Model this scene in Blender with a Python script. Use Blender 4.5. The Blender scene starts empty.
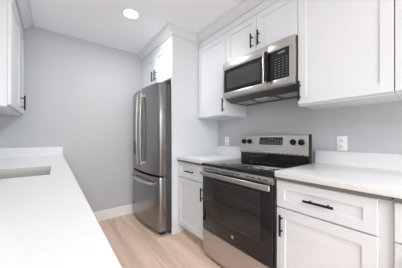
import bpy, bmesh, math
from mathutils import Vector

# ------------------------------------------------------------------ camera
scn = bpy.context.scene
C = scn.collection
F_PX, YAW, V0, CAM_H = 188.78, 37.89, 137.78, 1.1314
cd = bpy.data.cameras.new('camera'); cam = bpy.data.objects.new('camera', cd); C.objects.link(cam)
cd.sensor_width = 36.0; cd.lens = 36.0 * F_PX / 402.0
cd.shift_y = (V0 - 134.0) / 402.0
cd.clip_start = 0.02
cam.location = (0, 0, CAM_H); cam.rotation_euler = (math.radians(90), 0, -math.radians(YAW))
scn.camera = cam
# ------------------------------------------------------------------ view
vs = scn.view_settings
vs.view_transform = 'Standard'; vs.look = 'None'; vs.gamma = 1.0; vs.use_curve_mapping = False
vs.exposure = -0.03
scn.cycles.max_bounces = 16; scn.cycles.diffuse_bounces = 12; scn.cycles.glossy_bounces = 6
# ------------------------------------------------------------------ world
w = bpy.data.worlds.new('sky'); scn.world = w; w.use_nodes = True
bg = w.node_tree.nodes['Background']; bg.inputs[0].default_value = (0.86, 0.93, 1.0, 1); bg.inputs[1].default_value = 0.6

def area(name, loc, rot, sx, sy, power, col):
    l = bpy.data.lights.new(name, 'AREA'); l.shape = 'RECTANGLE'; l.size = sx; l.size_y = sy
    l.energy = power; l.color = col
    o = bpy.data.objects.new(name, l); C.objects.link(o); o.location = loc
    o.rotation_euler = [math.radians(a) for a in rot]; return o
# added daylight panel before the unseen rear window, brightens the kitchen
area('daylight_rear_window', (-0.6, -3.05, 1.2), (115, 0, 0), 3.0, 1.7, 36, (0.96, 0.98, 1.0))

# ------------------------------------------------------------------ materials
def mat(name, col, rough=0.5, metal=0.0, spec=0.5, coat=0.0, aniso=0.0):
    m = bpy.data.materials.new(name); m.use_nodes = True
    b = m.node_tree.nodes['Principled BSDF']
    b.inputs['Base Color'].default_value = (*col, 1); b.inputs['Roughness'].default_value = rough
    b.inputs['Metallic'].default_value = metal; b.inputs['Specular IOR Level'].default_value = spec
    b.inputs['Coat Weight'].default_value = coat; b.inputs['Anisotropic'].default_value = aniso
    return m
def noise_tint(m, c1, c2, scale=(1, 1, 1), nscale=5.0, detail=4.0):
    nt = m.node_tree; b = nt.nodes['Principled BSDF']
    tc = nt.nodes.new('ShaderNodeTexCoord'); mp = nt.nodes.new('ShaderNodeMapping'); mp.inputs['Scale'].default_value = scale
    n = nt.nodes.new('ShaderNodeTexNoise'); n.inputs['Scale'].default_value = nscale; n.inputs['Detail'].default_value = detail
    r = nt.nodes.new('ShaderNodeValToRGB'); r.color_ramp.elements[0].color = (*c1, 1); r.color_ramp.elements[1].color = (*c2, 1)
    r.color_ramp.elements[0].position = .3; r.color_ramp.elements[1].position = .7
    nt.links.new(tc.outputs['Object'], mp.inputs[0]); nt.links.new(mp.outputs[0], n.inputs['Vector'])
    nt.links.new(n.outputs['Fac'], r.inputs[0]); nt.links.new(r.outputs[0], b.inputs['Base Color'])
M = {}
M['wall'] = mat('wall_paint_grey', (.56, .56, .585), .85); noise_tint(M['wall'], (.51, .528, .55), (.525, .543, .565), nscale=2)
M['ceiling'] = mat('ceiling_paint', (.85, .885, .93), .9)
M['trim'] = mat('trim_paint', (.84, .84, .85), .5)
M['cab'] = mat('cabinet_lacquer', (.69, .72, .75), .38)
M['quartz'] = mat('white_quartz', (.87, .87, .87), .22); noise_tint(M['quartz'], (.715, .73, .74), (.73, .745, .755), nscale=40, detail=6)
M['steel'] = mat('brushed_stainless', (.58, .54, .50), .33, 1.0); noise_tint(M['steel'], (.52, .50, .48), (.60, .58, .555), (1, 1, 60), 8, 3)
M['steelv'] = mat('grey_stainless', (.36, .35, .345), .27, 1.0); noise_tint(M['steelv'], (.29, .283, .277), (.335, .325, .32), (1, 1, 40), 6, 3)
M['steel_light'] = mat('polished_stainless', (.72, .70, .68), .2, 1.0)
M['sink'] = mat('sink_stainless', (.50, .49, .475), .38, 1.0)
M['body'] = mat('dark_grey_steel', (.055, .055, .06), .45)
M['black'] = mat('matte_black', (.010, .010, .011), .5, spec=.25)
M['gasket'] = mat('black_rubber', (.01, .01, .01), .7)
M['glass_black'] = mat('black_ceramic_glass', (.006, .006, .007), .06, spec=.5)
M['glass_mw'] = mat('dark_window_glass', (.055, .055, .058), .15)
M['oven_glass'] = mat('oven_window_glass', (.022, .021, .02), .1)
M['panel_black'] = mat('control_panel_black', (.010, .010, .011), .2)
M['print'] = mat('pale_grey_print', (.27, .27, .27), .6)
M['ring'] = mat('burner_print', (.055, .055, .055), .3)
M['filter'] = mat('aluminium_filter', (.5, .5, .5), .5, .6)
M['plastic'] = mat('white_plastic', (.86, .86, .86), .35)
M['slot'] = mat('dark_slot', (.05, .05, .05), .6)
M['tape'] = mat('blue_tape', (.03, .22, .5), .5)
M['shadow_board'] = mat('raw_substrate', (.15, .147, .143), .7)  # dark grey puts the shade below the counter edge into colour
M['toe'] = mat('unpainted_board', (.56, .48, .41), .7)  # beige tone carries the shade of the toe recess in its colour
def emit(name, col, s):
    m = bpy.data.materials.new(name); m.use_nodes = True; nt = m.node_tree
    b = nt.nodes['Principled BSDF']; b.inputs['Base Color'].default_value = (.9, .9, .9, 1)
    b.inputs['Emission Color'].default_value = (*col, 1); b.inputs['Emission Strength'].default_value = s; return m
M['lamp'] = emit('lit_diffuser', (1, .98, .95), 6.0)
M['display'] = mat('display_glass', (.05, .055, .05), .15)
def glass():
    m = bpy.data.materials.new('window_glass'); m.use_nodes = True
    b = m.node_tree.nodes['Principled BSDF']; b.inputs['Base Color'].default_value = (1, 1, 1, 1)
    b.inputs['Roughness'].default_value = 0; b.inputs['Transmission Weight'].default_value = 1; b.inputs['IOR'].default_value = 1.45
    return m
M['glass'] = glass()
def wood():
    m = bpy.data.materials.new('light_oak_planks'); m.use_nodes = True; nt = m.node_tree; N = nt.nodes; L = nt.links
    b = N['Principled BSDF']; b.inputs['Roughness'].default_value = .42; b.inputs['Specular IOR Level'].default_value = .4
    tc = N.new('ShaderNodeTexCoord')
    mp = N.new('ShaderNodeMapping'); mp.inputs['Rotation'].default_value = (0, 0, math.radians(90)); mp.inputs['Location'].default_value = (.35, .07, 0)
    br = N.new('ShaderNodeTexBrick'); br.inputs['Scale'].default_value = 1.0
    br.inputs['Brick Width'].default_value = 1.25; br.inputs['Row Height'].default_value = .18
    br.inputs['Mortar Size'].default_value = .0015; br.inputs['Mortar Smooth'].default_value = .3; br.offset = .37
    br.inputs['Color1'].default_value = (.74, .585, .475, 1); br.inputs['Color2'].default_value = (.70, .545, .435, 1)
    br.inputs['Mortar'].default_value = (.50, .38, .30, 1); br.inputs['Bias'].default_value = 0
    L.new(tc.outputs['Object'], mp.inputs[0]); L.new(mp.outputs[0], br.inputs['Vector'])
    m2 = N.new('ShaderNodeMapping'); m2.inputs['Scale'].default_value = (7, .55, 1)
    n = N.new('ShaderNodeTexNoise'); n.inputs['Scale'].default_value = 1.6; n.inputs['Detail'].default_value = 7; n.inputs['Distortion'].default_value = .8
    L.new(tc.outputs['Object'], m2.inputs[0]); L.new(m2.outputs[0], n.inputs['Vector'])
    r = N.new('ShaderNodeValToRGB'); r.color_ramp.elements[0].position = .36; r.color_ramp.elements[1].position = .62
    r.color_ramp.elements[0].color = (.86, .835, .81, 1); r.color_ramp.elements[1].color = (1.09, 1.08, 1.07, 1)
    L.new(n.outputs['Fac'], r.inputs[0])
    mx = N.new('ShaderNodeMix'); mx.data_type = 'RGBA'; mx.blend_type = 'MULTIPLY'; mx.inputs[0].default_value = 1
    L.new(br.outputs['Color'], mx.inputs[6]); L.new(r.outputs[0], mx.inputs[7]); L.new(mx.outputs[2], b.inputs['Base Color'])
    return m
M['wood'] = wood()

# ------------------------------------------------------------------ helpers
def box(bm, x0, x1, y0, y1, z0, z1, bev=0.0, seg=2):
    r = bmesh.ops.create_cube(bm, size=1.0); vs_ = r['verts']
    for v in vs_:
        v.co = Vector((x0 + (v.co.x + .5) * (x1 - x0), y0 + (v.co.y + .5) * (y1 - y0), z0 + (v.co.z + .5) * (z1 - z0)))
    if bev > 0:
        es = {e for v in vs_ for e in v.link_edges}
        bmesh.ops.bevel(bm, geom=list(es), offset=bev, segments=seg, affect='EDGES', profile=.5)
def tube(bm, a, b, r, seg=12, r2=None):
    a = Vector(a); b = Vector(b); d = b - a
    q = Vector((0, 0, 1)).rotation_difference(d.normalized()).to_matrix().to_4x4()
    q.translation = (a + b) / 2
    bmesh.ops.create_cone(bm, cap_ends=True, segments=seg, radius1=r, radius2=r if r2 is None else r2, depth=d.length, matrix=q)
def sweep(bm, path, prof, closed_prof=True):
    """prof(i) -> list of 3-D points; consecutive sections are joined, ends capped."""
    rings = [[bm.verts.new(p) for p in prof(i)] for i in range(len(path))]
    n = len(rings[0])
    for i in range(len(rings) - 1):
        for j in range(n if closed_prof else n - 1):
            k = (j + 1) % n
            bm.faces.new((rings[i][j], rings[i][k], rings[i + 1][k], rings[i + 1][j]))
    if closed_prof:
        bm.faces.new(rings[0][::-1]); bm.faces.new(rings[-1])
def obj(name, bm, m, parent=None, smooth=False, loc=None):
    bmesh.ops.recalc_face_normals(bm, faces=bm.faces)
    if loc is None and parent is None and len(bm.verts):
        xs = [v.co for v in bm.verts]
        loc = Vector(((min(v.x for v in xs) + max(v.x for v in xs)) / 2, (min(v.y for v in xs) + max(v.y for v in xs)) / 2, min(v.z for v in xs)))
    if parent is not None:
        root = parent
        off = Vector((0, 0, 0))
        while root is not None:
            off += root.location; root = root.parent
        bmesh.ops.translate(bm, verts=bm.verts, vec=-off)
        loc = Vector((0, 0, 0))
    elif loc is not None:
        bmesh.ops.translate(bm, verts=bm.verts, vec=-Vector(loc))
    me = bpy.data.meshes.new(name); bm.to_mesh(me); bm.free()
    if smooth:
        for p in me.polygons: p.use_smooth = True
        me.set_sharp_from_angle(angle=math.radians(35))
    me.materials.append(m)
    o = bpy.data.objects.new(name, me); C.objects.link(o)
    if loc is not None: o.location = loc
    if parent is not None: o.parent = parent
    return o
def bobj(name, m, parent, *boxes, bev=0.0, smooth=False):
    bm = bmesh.new()
    for b in boxes: box(bm, *b, bev=bev)
    return obj(name, bm, m, parent, smooth=smooth or bev > 0)
def tag(o, label=None, cat=None, group=None, kind=None):
    if label: o['label'] = label
    if cat: o['category'] = cat
    if group: o['group'] = group
    if kind: o['kind'] = kind
    return o
def thing(name, label, cat, loc, group=None):
    o = bpy.data.objects.new(name, None); C.objects.link(o); o.location = loc; o.empty_display_size = .1
    return tag(o, label, cat, group)
def struct(name, m, *boxes, label=None, cat=None):
    o = bobj(name, m, None, *boxes); return tag(o, label, cat, kind='structure')

# ------------------------------------------------------------------ dimensions
XR, YF, ZC = 1.809, 2.89, 2.412          # range wall, far wall, ceiling
YP = 1.942                                # near face of the tall refrigerator panel
RY0, RY1 = .686, 1.432                    # range bay
UY0, UY1 = .680, 1.440                    # microwave bay
XLW, XB, YB = -.60, -3.5, -3.5            # left kitchen wall, living side wall, rear wall
CT, CB = .914, .876                       # countertop top and underside

# ------------------------------------------------------------------ room shell
struct('floor', M['wood'], (XB, XR + .1, YB, YF + .1, -.1, 0), label='light oak plank floor', cat='floor')
struct('ceiling', M['ceiling'], (XB, XR + .1, YB, YF + .1, ZC, ZC + .1), label='smooth pale ceiling', cat='ceiling')
struct('wall_far', M['wall'], (XLW - .1, XR + .1, YF, YF + .1, 0, ZC), label='light grey wall at the end of the kitchen', cat='wall')
struct('wall_right', M['wall'], (XR, XR + .1, YB, YF, 0, ZC), label='light grey wall behind the range', cat='wall')
struct('wall_left', M['wall'], (XLW - .1, XLW, 2.03, YF, 0, ZC), (XB, XLW - .1, 2.03, 2.13, 0, ZC), label='light grey wall behind the left cabinets', cat='wall')
wx0, wx1 = -2.2, 1.0
struct('wall_rear', M['ceiling'], (XB, XR, YB - .1, YB, 0, .35), (XB, XR, YB - .1, YB, 2.3, ZC), (XB, wx0, YB - .1, YB, .35, 2.3), (wx1, XR, YB - .1, YB, .35, 2.3), label='rear wall with window opening', cat='wall')
wy0, wy1 = -2.2, 1.3
struct('wall_side', M['ceiling'], (XB - .1, XB, YB, 2.03, 0, .35), (XB - .1, XB, YB, 2.03, 2.3, ZC), (XB - .1, XB, YB, wy0, .35, 2.3), (XB - .1, XB, wy1, 2.03, .35, 2.3), label='living side wall with window opening', cat='wall')
w1 = struct('window_1', M['trim'], (wx0, wx1, YB - .09, YB - .03, .35, .41), (wx0, wx1, YB - .09, YB - .03, 2.24, 2.3), (wx0, wx0 + .06, YB - .09, YB - .03, .41, 2.24), (wx1 - .06, wx1, YB - .09, YB - .03, .41, 2.24), (-.63, -.57, YB - .09, YB - .03, .41, 2.24), label='rear window frame', cat='window')  # window behind the camera, added to let light into the room
bobj('pane', M['glass'], w1, (wx0 + .06, -.63, YB - .066, YB - .06, .41, 2.24), (-.57, wx1 - .06, YB - .066, YB - .06, .41, 2.24))
w2 = struct('window_2', M['trim'], (XB - .09, XB - .03, wy0, wy1, .35, .41), (XB - .09, XB - .03, wy0, wy1, 2.24, 2.3), (XB - .09, XB - .03, wy0, wy0 + .06, .41, 2.24), (XB - .09, XB - .03, wy1 - .06, wy1, .41, 2.24), (XB - .09, XB - .03, -.48, -.42, .41, 2.24), label='living side window frame', cat='window')  # second unseen window, added so sky light enters from the left
bobj('pane', M['glass'], w2, (XB - .066, XB - .06, wy0 + .06, -.48, .41, 2.24), (XB - .066, XB - .06, -.42, wy1 - .06, .41, 2.24))
bm = bmesh.new(); box(bm, .07, 1.05, YF - .014, YF, 0, .118); box(bm, .07, 1.05, YF - .009, YF, .118, .131, bev=.003)
tag(obj('baseboard_far', bm, M['trim']), 'white baseboard along the far wall', 'baseboard', kind='structure')

# crown moulding: same profile along the cabinet tops
PROF = [(0, 2.335), (.012, 2.335), (.014, 2.350), (.028, 2.358), (.046, 2.372), (.060, 2.386), (.068, 2.396), (.082, 2.398), (.084, 2.411), (0, 2.411)]
def crown(name, path, outs, label):
    bm = bmesh.new()
    sweep(bm, path, lambda i: [(path[i][0] + outs[i][0] * o, path[i][1] + outs[i][1] * o, z) for o, z in PROF])
    tag(obj(name, bm, M['cab']), label, 'crown moulding', kind='structure')
crown('trim_1', [(1.084, YF - .001), (1.084, YP - .001), (1.462, YP - .001), (1.462, -.35)], [(-1, 0), (-1, -1), (-1, -1), (-1, 0)],
      'white crown moulding over the refrigerator and range cabinets')
crown('trim_2', [(-.264, YF - .001), (-.264, 2.06)], [(1, 0), (1, 0)], 'white crown moulding over the left cabinets')

# ------------------------------------------------------------------ shaker doors, handles, cabinets
def shaker(bm, xf, s, y0, y1, z0, z1, rail=.056, t=.02, rec=.0075):
    """door slab whose face is at x=xf and looks along s (-1 or +1)"""
    xb = xf - s * t
    def q(x, ya, yb, za, zb): return [bm.verts.new((x, ya, za)), bm.verts.new((x, yb, za)), bm.verts.new((x, yb, zb)), bm.verts.new((x, ya, zb))]
    e = .0015
    B = q(xb, y0, y1, z0, z1); S = q(xf - s * e, y0, y1, z0, z1); Fo = q(xf, y0 + e, y1 - e, z0 + e, z1 - e)
    Fi = q(xf, y0 + rail, y1 - rail, z0 + rail, z1 - rail); R = q(xf - s * rec, y0 + rail + .001, y1 - rail - .001, z0 + rail + .001, z1 - rail - .001)
    for a, b in ((B, S), (S, Fo), (Fo, Fi), (Fi, R)):
        for i in range(4):
            j = (i + 1) % 4; bm.faces.new((a[i], a[j], b[j], b[i]))
    bm.faces.new(R); bm.faces.new(B[::-1])
def add_handle(parent, xf, s, y, z, length, vertical, name='handle'):
    bm = bmesh.new(); so = .030; xh = xf + s * so
    if vertical:
        tube(bm, (xh, y, z - length / 2), (xh, y, z + length / 2), .0072, 12)
        for d in (-.3, .3): tube(bm, (xf, y, z + d * length), (xh, y, z + d * length), .005, 10)
    else:
        tube(bm, (xh, y - length / 2, z), (xh, y + length / 2, z), .0072, 12)
        for d in (-.3, .3): tube(bm, (xf, y + d * length, z), (xh, y + d * length, z), .005, 10)
    h = obj(name, bm, M['black'], parent, smooth=True); h['label'] = 'matte black bar handle'
def add_door(parent, xf, s, y0, y1, z0, z1, handle=None, name='door', rail=.056):
    bm = bmesh.new(); shaker(bm, xf, s, y0, y1, z0, z1, rail)
    d = obj(name, bm, M['cab'], parent)
    if handle: add_handle(d, xf, s, *handle)
    return d

# wall cabinets on the range wall (faces look towards -X)
XU = 1.462
def wall_cab(y0, y1, z0, doors, label, ztop=2.41, name='wall_cabinet', g='shaker wall cabinets over the range wall'):
    t = thing(name, label, 'cabinet', (XR - .16, (y0 + y1) / 2, z0), g)
    bobj('body', M['cab'], t, (XU + .021, XR, y0 + .0005, y1 - .0005, z0, ztop), (XU + .003, XU + .021, y0 + .0005, y1 - .0005, 2.268, ztop))
    for d in doors: add_door(t, XU, -1, *d)
    return t
wall_cab(UY1 + .004, YP - .0015, 1.372, [(UY1 + .006, YP - .004, 1.385, 2.262, (UY1 + .029, 1.487, .15, True))],
         'single-door white shaker wall cabinet between tall refrigerator panel and microwave')
wall_cab(UY0 + .002, UY1 + .003, 1.912, [(1.0555 + .0015, UY1 + .001, 1.918, 2.262, (1.096, 2.027, .13, True)), (UY0 + .004, 1.0555 - .0015, 1.918, 2.262, (1.022, 2.030, .13, True))],
         'short two-door white cabinet directly above the microwave')
wall_cab(.165, UY0 + .001, 1.372, [(.167, UY0 - .001, 1.385, 2.262, (UY0 - .020, 1.480, .145, True))],
         'white shaker wall cabinet right of the microwave, handle at its lower left corner')
wall_cab(-.35, .164, 1.372, [(-.348, .162, 1.385, 2.262, (-.30, 1.48, .145, True))],
         'white shaker wall cabinet at the far right edge, nearest the camera')

# wall cabinets on the left
t = thing('wall_cabinet', 'white wall cabinet at the left edge above the sink counter, black handle', 'cabinet', (-.43, 2.2, 1.38))
bobj('body', M['cab'], t, (XLW, -.286, 2.071, YF - .001, 1.375, 2.41), (-.286, -.268, 2.071, YF - .001, 2.268, 2.41))
add_door(t, -.265, 1, 2.575, YF - .004, 1.39, 2.262, (2.615, 1.487, .145, True))
add_door(t, -.265, 1, 2.075, 2.572, 1.39, 2.262)

# refrigerator enclosure
tag(bobj('end_panel', M['cab'], None, (1.085, XR, YP, YP + .019, 0, 2.41)), 'tall white end panel beside the refrigerator, floor to ceiling', 'panel')
t = thing('refrigerator_cabinet', 'white two-door cabinet above the stainless refrigerator', 'cabinet', (1.45, 2.43, 1.835))
y0, y1 = YP + .020, YF - .001
bobj('body', M['cab'], t, (1.106, XR, y0, y1, 1.835, 2.41), (1.088, 1.106, y0, y1, 2.268, 2.41))
ym = (y0 + y1) / 2
add_door(t, 1.086, -1, ym + .0015, y1 - .002, 1.84, 2.262, (ym + .045, 1.97, .14, True))
add_door(t, 1.086, -1, y0 + .002, ym - .0015, 1.84, 2.262, (ym - .045, 1.97, .14, True))

# base cabinets on the range wall
XD, XC = 1.165, 1.145
def base_cab(y0, y1, label, hv, hh, name='base_cabinet', filler=0.0):
    t = thing(name, label, 'cabinet', (1.49, (y0 + y1) / 2, 0), 'white base cabinets beside the range')
    bobj('body', M['cab'], t, (XD + .021, XR, y0, y1, .115, CB))
    bobj('build_up_strip', M['shadow_board'], t, (XC + .006, XD + .021, y0 + .002, y1 - .002, .857, CB))['label'] = 'grey strip under the countertop edge'  # added strip stands in for the shadow band below the countertop
    k = bobj('toe_kick', M['toe'], t, (1.245, 1.262, y0, y1, 0, .115))
    a = y0 + filler + .002
    add_door(t, XD, -1, a, y1 - .003, .112, .673, (hv, .571, .133, True))
    add_door(t, XD, -1, a, y1 - .003, .682, .852, (hh, .765, .15, False), name='drawer', rail=.052)
    return t
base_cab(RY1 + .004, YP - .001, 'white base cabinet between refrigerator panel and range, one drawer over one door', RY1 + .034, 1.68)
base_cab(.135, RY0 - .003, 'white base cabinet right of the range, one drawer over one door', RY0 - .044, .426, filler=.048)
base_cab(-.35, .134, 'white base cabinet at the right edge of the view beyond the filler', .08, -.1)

# countertops
tag(bobj('countertop', M['quartz'], None, (XC, XR - .0005, RY1 + .003, YP - .0005, CB, CT), bev=.002), 'short white quartz countertop between refrigerator panel and range', 'countertop')
ct2 = tag(bobj('countertop', M['quartz'], None, (XC, XR - .0005, -.35, RY0 - .002, CB, CT), bev=.002), 'white quartz countertop right of the range', 'countertop')
BS = 1.022
tag(bobj('backsplash', M['quartz'], None, (XR - .02, XR - .0005, RY1 + .003, YP - .0005, CT, BS)), 'low white quartz backsplash strip left of the range', 'backsplash')
tag(bobj('backsplash', M['quartz'], None, (XR - .02, XR - .0005, -.35, RY0 - .002, CT, BS)), 'low white quartz backsplash strip under the outlet right of the range', 'backsplash')

# left counter with sink cut-out
XL = .0895
sx0, sx1, sy0, sy1 = -.42, -.018, 1.43, 1.88
bm = bmesh.new()
def slab_with_hole(bm, X, Y, hx, hy, z0, z1):
    xs = [X[0], hx[0], hx[1], X[1]]; ys = [Y[0], hy[0], hy[1], Y[1]]
    for z in (z0, z1):
        g = [[bm.verts.new((x, y, z)) for y in ys] for x in xs]
        for i in range(3):
            for j in range(3):
                if (i, j) != (1, 1): bm.faces.new((g[i][j], g[i + 1][j], g[i + 1][j + 1], g[i][j + 1]))
        if z == z0: lo = g
        else: hi = g
    def side(pts):
        for (a, b) in pts:
            bm.faces.new((lo[a[0]][a[1]], lo[b[0]][b[1]], hi[b[0]][b[1]], hi[a[0]][a[1]]))
    outer = [(0, 0), (1, 0), (2, 0), (3, 0), (3, 1), (3, 2), (3, 3), (2, 3), (1, 3), (0, 3), (0, 2), (0, 1)]
    side([(outer[i], outer[(i + 1) % 12]) for i in range(12)])
    inner = [(1, 1), (2, 1), (2, 2), (1, 2)]
    side([(inner[i], inner[(i + 1) % 4]) for i in range(4)])
slab_with_hole(bm, (XLW + .0005, XL), (-.15, YF - .0005), (sx0, sx1), (sy0, sy1), CB, CT)
tag(obj('countertop', bm, M['quartz']), 'long white quartz countertop in the left foreground with sink cut-out', 'countertop')
tag(bobj('backsplash', M['quartz'], None, (XLW + .0005, .083, YF - .0205, YF - .0005, CT, BS)), 'low white quartz backsplash strip on the far wall behind the sink counter', 'backsplash')
# sink
t = thing('sink', 'stainless undermount sink set in the left countertop', 'sink', ((sx0 + sx1) / 2, (sy0 + sy1) / 2, .68))
bm = bmesh.new(); g = -.0008; zt = CT - .001; zb = .685
a = [(sx0 - g, sy0 - g), (sx1 + g, sy0 - g), (sx1 + g, sy1 + g), (sx0 - g, sy1 + g)]
def ring(o, z): return [bm.verts.new((x + (o if x < -.2 else -o), y + (o if y < 1.65 else -o), z)) for x, y in a]
R = [ring(0, zt), ring(.004, zb + .03), ring(.03, zb)]
for i in range(2):
    for j in range(4):
        k = (j + 1) % 4; bm.faces.new((R[i][j], R[i][k], R[i + 1][k], R[i + 1][j]))
bm.faces.new(R[2])
o = obj('basin', bm, M['sink'], t); sm = o.modifiers.new('thick', 'SOLIDIFY'); sm.thickness = .0006; sm.offset = 1
bm = bmesh.new(); tube(bm, (-.22, 1.66, zb + .0015), (-.22, 1.66, zb + .005), .045, 24); tube(bm, (-.22, 1.66, zb + .005), (-.22, 1.66, zb + .007), .02, 16)
obj('drain', bm, M['steel_light'], t, smooth=True)
# left base cabinets
def left_base(y0, y1, label, sinkhole=False):
    t = thing('base_cabinet', label, 'cabinet', (-.27, (y0 + y1) / 2, 0), 'base cabinets under the left counter')
    if sinkhole:
        bobj('body', M['cab'], t, (XLW + .002, .045, y0, y1, .10, .66), (XLW + .002, -.47, y0, y1, .66, CB), (.02, .045, y0, y1, .66, CB), (-.47, .02, y0, y0 + .018, .66, CB), (-.47, .02, y1 - .018, y1, .66, CB))
    else:
        bobj('body', M['cab'], t, (XLW + .002, .045, y0, y1, .10, CB))
    bobj('toe_kick', M['cab'], t, (-.045, -.03, y0, y1, 0, .10))
    add_door(t, .066, 1, y0 + .002, y1 - .002, .095, .852, (y1 - .04, .76, .13, True))
left_base(2.03, YF - .002, 'white base cabinet under the left counter against the far wall')
left_base(1.28, 2.028, 'white base cabinet under the sink', True)
left_base(.60, 1.278, 'white base cabinet under the left counter, nearer than the sink')
left_base(-.12, .598, 'white base cabinet under the near end of the left counter')

# ------------------------------------------------------------------ refrigerator
fy0, fy1 = 1.975, 2.878; fc = (fy0 + fy1) / 2; fh = (fy1 - fy0) / 2
t = thing('refrigerator', 'stainless french-door refrigerator with bottom freezer in a white enclosure', 'refrigerator', (1.4, fc, 0))
bobj('body', M['body'], t, (1.028, 1.78, fy0 + .004, fy1 - .004, .03, 1.745), (1.04, 1.11, fy0 + .004, fy1 - .004, 1.745, 1.765), bev=.003)
bobj('base_grille', M['gasket'], t, (.97, 1.028, fy0 + .02, fy1 - .02, .012, .048))
for yy in (fy0 + .05, fy1 - .05):
    bm = bmesh.new(); tube(bm, (1.10, yy, 0), (1.10, yy, .03), .02, 12); obj('foot', bm, M['gasket'], t)
def bow(y): return .940 - .047 * (1 - ((y - fc) / fh) ** 2)
def fdoor(name, ya, yb, z0, z1, parent, rn=.012, rf=.012):
    """bowed door: plan section with rounded vertical corners, extruded"""
    bm = bmesh.new(); pts = [(1.024, ya)]
    n = 16
    ys = []
    for k in range(5):
        a_ = math.pi / 2 * k / 4; ys.append((ya + rn * (1 - math.sin(a_ + 0) ) if False else ya + rn * (1 - math.cos(a_)), rn * (1 - math.sin(a_))))
    for y, dx in ys: pts.append((bow(y) + dx, y))
    for k in range(1, n):
        y = ya + rn + (yb - rf - ya - rn) * k / n; pts.append((bow(y), y))
    for k in range(5):
        a_ = math.pi / 2 * (4 - k) / 4; y = yb - rf * (1 - math.cos(a_)); pts.append((bow(y) + rf * (1 - math.sin(a_)), y))
    pts.append((1.024, yb))
    e = .004
    def sec(z, s): return [(x + (s if x < 1.02 else 0), min(max(y, ya + s * .5), yb - s * .5), z) for x, y in pts]
    secs = [sec(z0, e), sec(z0 + e, 0), sec(z1 - e, 0), sec(z1, e)]
    sweep(bm, secs, lambda i: secs[i])
    return obj(name, bm, M['steelv'], parent, smooth=True)
far_door = fdoor('door', fc + .003, fy1, .698, 1.765, t, rn=.006)
near_door = fdoor('door', fy0, fc - .003, .698, 1.765, t, rf=.006, rn=.028)
frz = fdoor('freezer_drawer', fy0, fy1, .055, .672, t, rn=.028)
bobj('gasket', M['gasket'], t, (.955, 1.026, fy0 + .02, fy1 - .02, .672, .698))
def vhandle(parent, yy):
    bm = bmesh.new(); n = 16; z0, z1 = .79, 1.69; path = []
    for k in range(n + 1):
        u = k / n; z = z0 + (z1 - z0) * u
        path.append((bow(yy) - .026 - .016 * math.sin(math.pi * u) ** .8, yy, z))
    def pr(i):
        x, y, z = path[i]; r, ry = .009, .018
        return [(x + r * math.cos(a), y + ry * math.sin(a), z) for a in [2 * math.pi * j / 12 for j in range(12)]]
    sweep(bm, path, pr)
    for zz in (z0 + .02, z1 - .02): box(bm, bow(yy) - .034, bow(yy) + .002, yy - .015, yy + .015, zz - .022, zz + .022, bev=.004)
    h = obj('handle', bm, M['steel_light'], parent, smooth=True); h['label'] = 'bowed polished vertical handle'
vhandle(far_door, fc + .050); vhandle(near_door, fc - .078)
bm = bmesh.new(); n = 20; path = []
for k in range(n + 1):
    u = k / n; y = fy0 + .07 + (fy1 - fy0 - .14) * u; path.append((bow(y) - .028 - .018 * math.sin(math.pi * u), y, .595))
sweep(bm, path, lambda i: [(path[i][0] + .009 * math.cos(a), path[i][1], path[i][2] + .013 * math.sin(a)) for a in [2 * math.pi * j / 12 for j in range(12)]])
for y in (path[0][1] + .02, path[-1][1] - .02): box(bm, bow(y) - .034, bow(y) + .003, y - .02, y + .02, .583, .607, bev=.004)
h = obj('handle', bm, M['steel_light'], frz, smooth=True); h['label'] = 'bowed polished horizontal handle'
# narrow dark dispenser on the far door
yd0, yd1 = fc + .21, fc + .34
bm = bmesh.new()
for k in range(6):
    a_, b_ = yd0 + (yd1 - yd0) * k / 6, yd0 + (yd1 - yd0) * (k + 1) / 6
    x = bow((a_ + b_) / 2); box(bm, x - .003, x + .01, a_, b_ + .0005, .90, 1.09)
o = obj('dispenser', bm, M['panel_black'], far_door); o['label'] = 'dark dispenser panel on the far door'
o = bobj('tape_tab', M['tape'], t, (1.000, 1.012, fy0 - .003, fy0 - .0005, .655, .70)); o['label'] = 'small blue tape tab'
o = bobj('tape_tab', M['tape'], t, (1.000, 1.014, fy0 - .003, fy0 - .0005, .055, .09)); o['label'] = 'small blue tape tab'

# ------------------------------------------------------------------ range
t = thing('range', 'stainless slide-in electric range with black glass cooktop and oven door', 'stove', (1.46, (RY0 + RY1) / 2, 0))
CK = .893
bobj('body', M['body'], t, (1.165, 1.785, RY0 + .003, RY1 - .003, .03, .865))
for yy in (RY0 + .05, RY1 - .05):
    for xx in (1.22, 1.72):
        bm = bmesh.new(); tube(bm, (xx, yy, 0), (xx, yy, .03), .018, 12); obj('foot', bm, M['gasket'], t)
ck = bobj('cooktop', M['glass_black'], t, (1.125, 1.785, RY0, RY1, .866, CK), bev=.004)
def circle_mark(bm, x, y, r, z, wd=.0025, seg=40):
    a = [2 * math.pi * k / seg for k in range(seg)]
    i_ = [bm.verts.new((x + (r - wd) * math.cos(q), y + (r - wd) * math.sin(q), z)) for q in a]
    o_ = [bm.verts.new((x + r * math.cos(q), y + r * math.sin(q), z)) for q in a]
    for k in range(seg): bm.faces.new((i_[k], i_[(k + 1) % seg], o_[(k + 1) % seg], o_[k]))
for x, y, rs in ((1.28, 1.24, (.115, .075)), (1.28, .87, (.105,)), (1.53, 1.25, (.08,)), (1.53, .86, (.08,)), (1.56, 1.055, (.05,))):
    bm = bmesh.new()
    for r_ in rs: circle_mark(bm, x, y, r_, CK + .0004)
    o = obj('burner_ring', bm, M['ring'], ck)
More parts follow.
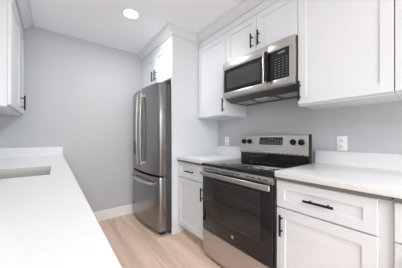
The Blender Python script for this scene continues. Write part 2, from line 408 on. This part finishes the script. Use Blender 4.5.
# vent trim under the cooktop: stainless strip with dark slots
tr = bobj('vent_trim', M['steel'], t, (1.136, 1.166, RY0 + .006, RY1 - .006, .818, .8655), bev=.002)
for ks in ((0, 1, 2, 3), (5, 6, 7, 8), (10, 11, 12, 13)):
    bm = bmesh.new()
    for k in ks:
        y = RY0 + .06 + k * (.64 / 13)
        box(bm, 1.1345, 1.137, y - .017, y + .017, .838, .846)
    obj('vent_slots', bm, M['slot'], tr)
# door
dr = bobj('oven_door', M['glass_black'], t, (1.133, 1.164, RY0 + .008, RY1 - .004, .268, .815), bev=.003)
dr['label'] = 'black glass oven door'
# inner window outlined by a thin frame
wy0_, wy1_, wz0, wz1 = .79, 1.30, .405, .745
bm = bmesh.new()
for (a, b, c, d) in ((wy0_, wy1_, wz0, wz0 + .004), (wy0_, wy1_, wz1 - .004, wz1), (wy0_, wy0_ + .004, wz0, wz1), (wy1_ - .004, wy1_, wz0, wz1)):
    box(bm, 1.1322, 1.1332, a, b, c, d)
obj('window_frame', bm, M['ring'], dr)
bobj('oven_window', M['oven_glass'], dr, (1.1324, 1.1332, wy0_ + .006, wy1_ - .006, wz0 + .006, wz1 - .006))
bm = bmesh.new()
for zz in (.48, .56, .64):
    box(bm, 1.1316, 1.1323, wy0_ + .03, wy1_ - .03, zz, zz + .0025)
obj('oven_rack', bm, M['ring'], dr)
# handle
bm = bmesh.new()
box(bm, 1.086, 1.106, RY0 + .002, RY1 - .018, .782, .820, bev=.007, seg=3)
for yy in (RY0 + .045, RY1 - .045): box(bm, 1.100, 1.136, yy - .014, yy + .014, .786, .812, bev=.004)
h = obj('handle', bm, M['steel'], dr, smooth=True); h['label'] = 'stainless oven door handle'
# round badge
bm = bmesh.new(); tube(bm, (1.1332, 1.045, .332), (1.1312, 1.045, .332), .013, 24)
bd = obj('badge', bm, M['steel_light'], dr, smooth=True)
bm = bmesh.new()
for y, z, r_ in ((1.048, .333, .0045), (1.042, .331, .0035)):
    tube(bm, (1.1313, y, z), (1.1308, y, z), r_, 12)
obj('badge_letters', bm, M['ring'], bd)
o = bobj('storage_drawer', M['steel'], t, (1.135, 1.164, RY0 + .008, RY1 - .004, .032, .262), bev=.003); o['label'] = 'plain stainless bottom drawer'
# backguard: leaning stainless panel with cap
gx0, gx1 = 1.670, 1.722
bm = bmesh.new()
sec = [(gx0 + .0, .992), (gx0 + .028, 1.154), (gx0 + .034, 1.159), (gx1, 1.159), (gx1, .992)]
ysx = [RY0 + .004, RY1 - .004]
sweep(bm, ysx, lambda i: [(x, ysx[i], z) for x, z in sec])
bg_ = obj('backguard', bm, M['steel'], t)
bobj('guard_base', M['glass_black'], t, (1.694, 1.722, RY0 + .004, RY1 - .004, CK, .992))
bobj('guard_lip', M['steel'], t, (1.664, 1.694, RY0 + .004, RY1 - .004, .974, .992), bev=.002)
bm = bmesh.new()
for k in range(16):
    y = RY0 + .05 + k * .044
    box(bm, 1.6635, 1.665, y - .014, y + .014, .980, .986)
obj('vent_slots', bm, M['slot'], bg_)
bobj('side_cap', M['black'], t, (gx0 + .004, gx1 + .003, RY0 - .0, RY0 + .004, CK, 1.161))
nrm = Vector((-.158, 0, .028)).normalized()
def gpt(y, z, off=0):
    x = gx0 + .028 * (z - .992) / .158
    return Vector((x, y, z)) + nrm * off
def gpanel(name, y0, y1, z0, z1, t0, t1, m, parent):
    bm = bmesh.new()
    vsx = [bm.verts.new(gpt(y, z, o_)) for o_ in (t0, t1) for y, z in ((y0, z0), (y1, z0), (y1, z1), (y0, z1))]
    bm.faces.new(vsx[:4]); bm.faces.new(vsx[4:][::-1])
    for i in range(4): bm.faces.new((vsx[i], vsx[(i + 1) % 4], vsx[4 + (i + 1) % 4], vsx[4 + i]))
    return obj(name, bm, m, parent)
dp = gpanel('control_display', .925, 1.178, 1.062, 1.136, -.001, .0015, M['panel_black'], bg_)
gpanel('clock', 1.015, 1.09, 1.108, 1.128, .001, .0022, M['display'], dp)
bm = bmesh.new()
for r_ in range(3):
    for k in range(9):
        y = .943 + k * .0272; z = 1.074 + r_ * .017
        if r_ == 2 and 2 < k < 6: continue
        c = gpt(y, z, .0021); box(bm, c.x - .0004, c.x + .0004, y - .007, y + .007, z - .0022, z + .0022)
obj('keys', bm, M['print'], dp)
for y in (1.376, 1.300, .828, .756):
    z = 1.092; bm = bmesh.new()
    tube(bm, gpt(y, z, 0), gpt(y, z, .006), .027, 24)
    tube(bm, gpt(y, z, .006), gpt(y, z, .026), .021, 24, r2=.018)
    c = gpt(y, z, .031); box(bm, c.x - .006, c.x + .006, y - .0045, y + .0045, z - .019, z + .019, bev=.002)
    kb = obj('knob', bm, M['black'], bg_, smooth=True)

# ------------------------------------------------------------------ microwave
mx, mz0, mz1 = 1.412, 1.508, 1.9105; my0, my1 = UY0 + .005, UY1 - .002
t = thing('microwave', 'stainless over-the-range microwave between the white wall cabinets', 'microwave', (1.62, (my0 + my1) / 2, mz0))
bm = bmesh.new()
sec = [(mx + .032, 1.552), (mx + .032, mz1), (XR - .001, mz1), (XR - .001, mz0), (mx + .12, mz0), (mx + .045, 1.538)]
yy2 = [my0, my1]
sweep(bm, yy2, lambda i: [(x, yy2[i], z) for x, z in sec])
bd = obj('body', bm, M['body'], t)
pd = .905                                  # split between door and control column
def fr(bm, y0, y1, z0, z1, b, x0, x1):
    pass
zf0, zf1 = 1.548, 1.908
# door: stainless frame with dark glass window
bm = bmesh.new()
box(bm, mx, mx + .03, pd, my1, 1.835, zf1, bev=.003); box(bm, mx, mx + .03, pd, my1, zf0, 1.600, bev=.003)
box(bm, mx, mx + .03, my1 - .018, my1, 1.600, 1.835); box(bm, mx, mx + .03, pd, pd + .035, 1.600, 1.835)
dr = obj('door', bm, M['steel'], t, smooth=True)
bobj('glass', M['glass_black'], dr, (mx + .003, mx + .028, pd + .035, my1 - .018, 1.600, 1.835))
o = bobj('window', M['glass_mw'], dr, (mx + .0015, mx + .004, pd + .075, my1 - .055, 1.635, 1.800))
# control column
bm = bmesh.new()
box(bm, mx, mx + .03, my0, pd - .003, 1.835, zf1, bev=.003); box(bm, mx, mx + .03, my0, pd - .003, zf0, 1.600, bev=.003)
box(bm, mx, mx + .03, my0, my0 + .036, 1.600, 1.835)
cf = obj('control_frame', bm, M['steel'], t, smooth=True)
cp = bobj('control_panel', M['panel_black'], cf, (mx + .001, mx + .028, my0 + .036, pd - .003, 1.600, 1.835))
bobj('clock', M['display'], cp, (mx - .0002, mx + .002, my0 + .065, my0 + .135, 1.795, 1.818))
bm = bmesh.new()
for r_ in range(8):
    for k in range(4):
        y = my0 + .058 + k * .030; z = 1.618 + r_ * .0205
        box(bm, mx + .0002, mx + .0012, y - .0055, y + .0055, z - .002, z + .002)
obj('keypad', bm, M['print'], cp)
bm = bmesh.new()
for k in range(5): box(bm, mx - .0006, mx, my0 + .078 + k * .011, my0 + .084 + k * .011, 1.801, 1.812)
obj('digits', bm, M['print'], cp)
# handle: vertical, stainless outside with dark gap
bm = bmesh.new()
box(bm, mx - .034, mx - .014, pd + .016, pd + .034, 1.585, 1.858, bev=.006, seg=3)
for zz in (1.605, 1.838): box(bm, mx - .02, mx + .001, pd + .017, pd + .028, zz - .013, zz + .013, bev=.003)
h = obj('handle', bm, M['steel_light'], dr, smooth=True); h['label'] = 'vertical polished handle'
bobj('grip', M['black'], h, (mx - .034, mx - .014, pd - .008, pd + .0155, 1.600, 1.845), bev=.005)
# underside filters and lamp
bobj('filter', M['filter'], bd, (1.56, 1.70, my0 + .05, my0 + .22, mz0 - .003, mz0 + .002))
bobj('filter', M['filter'], bd, (1.56, 1.70, my1 - .24, my1 - .07, mz0 - .003, mz0 + .002))
bobj('lamp_lens', M['plastic'], bd, (1.545, 1.585, 1.0, 1.14, mz0 - .003, mz0 + .002))
bobj('vent_plate', M['filter'], bd, (1.60, 1.70, .96, 1.16, mz0 - .003, mz0 + .002))
bm = bmesh.new()
bobj('bottom_trim', M['steel_light'], t, (mx + .031, mx + .044, my0 + .001, my1 - .001, 1.542, 1.5515))

# ------------------------------------------------------------------ outlets
def outlet(y, z, label, hw=.035, hh=.059):
    t = thing('outlet', label, 'outlet', (XR, y, z - hh))
    pl = bobj('cover_plate', M['plastic'], t, (XR - .006, XR, y - hw, y + hw, z - hh, z + hh), bev=.002)
    for dz in (.022, -.022):
        s = bobj('socket', M['plastic'], t, (XR - .009, XR - .005, y - .017, y + .017, z + dz - .015, z + dz + .015), bev=.0015)
        bobj('slots', M['slot'], s, (XR - .0096, XR - .0088, y - .0085, y - .0055, z + dz - .005, z + dz + .008), (XR - .0096, XR - .0088, y + .0055, y + .0085, z + dz - .005, z + dz + .008), (XR - .0096, XR - .0088, y - .002, y + .002, z + dz - .012, z + dz - .008))
outlet(.497, 1.087, 'white double outlet on the grey wall right of the range')
outlet(1.765, 1.087, 'white double outlet on the grey wall left of the range')

# ------------------------------------------------------------------ recessed lights
def downlight(x, y, label, power):
    t = thing('recessed_light', label, 'ceiling light', (x, y, ZC), 'recessed ceiling lights')
    bm = bmesh.new(); seg = 40
    pr = [(.088, ZC), (.088, ZC - .003), (.072, ZC - .005), (.070, ZC - .003), (.070, ZC)]
    R = [[bm.verts.new((x + r * math.cos(2 * math.pi * k / seg), y + r * math.sin(2 * math.pi * k / seg), z)) for k in range(seg)] for r, z in pr]
    for i in range(4):
        for k in range(seg): bm.faces.new((R[i][k], R[i][(k + 1) % seg], R[i + 1][(k + 1) % seg], R[i + 1][k]))
    obj('trim_ring', bm, M['trim'], t, smooth=True)
    bm = bmesh.new(); tube(bm, (x, y, ZC - .0032), (x, y, ZC - .0002), .0705, 40); obj('diffuser', bm, M['lamp'], t)
    l = bpy.data.lights.new('lamp', 'AREA'); l.shape = 'DISK'; l.size = .13; l.energy = power; l.color = (.975, .985, 1.0)
    o = bpy.data.objects.new('lamp', l); C.objects.link(o); o.parent = t; o.location = (0, 0, -.012)
downlight(.628, 1.985, 'round recessed ceiling light, lit, near the refrigerator', 11)
downlight(.608, .35, 'round recessed ceiling light over the near aisle', 1)  # this and the lamps below are out of view, added to brighten the room
downlight(.65, -1.5, 'round recessed ceiling light behind the near end of the counter', 13)
downlight(.65, -2.5, 'round recessed ceiling light close to the rear window', 55)
downlight(-.2, -2.9, 'round recessed ceiling light directly before the rear window', 45)
downlight(-.75, -2.0, 'round recessed ceiling light in the middle of the living side', 55)
downlight(-2.1, -1.2, 'round recessed ceiling light near the living side window', 16)
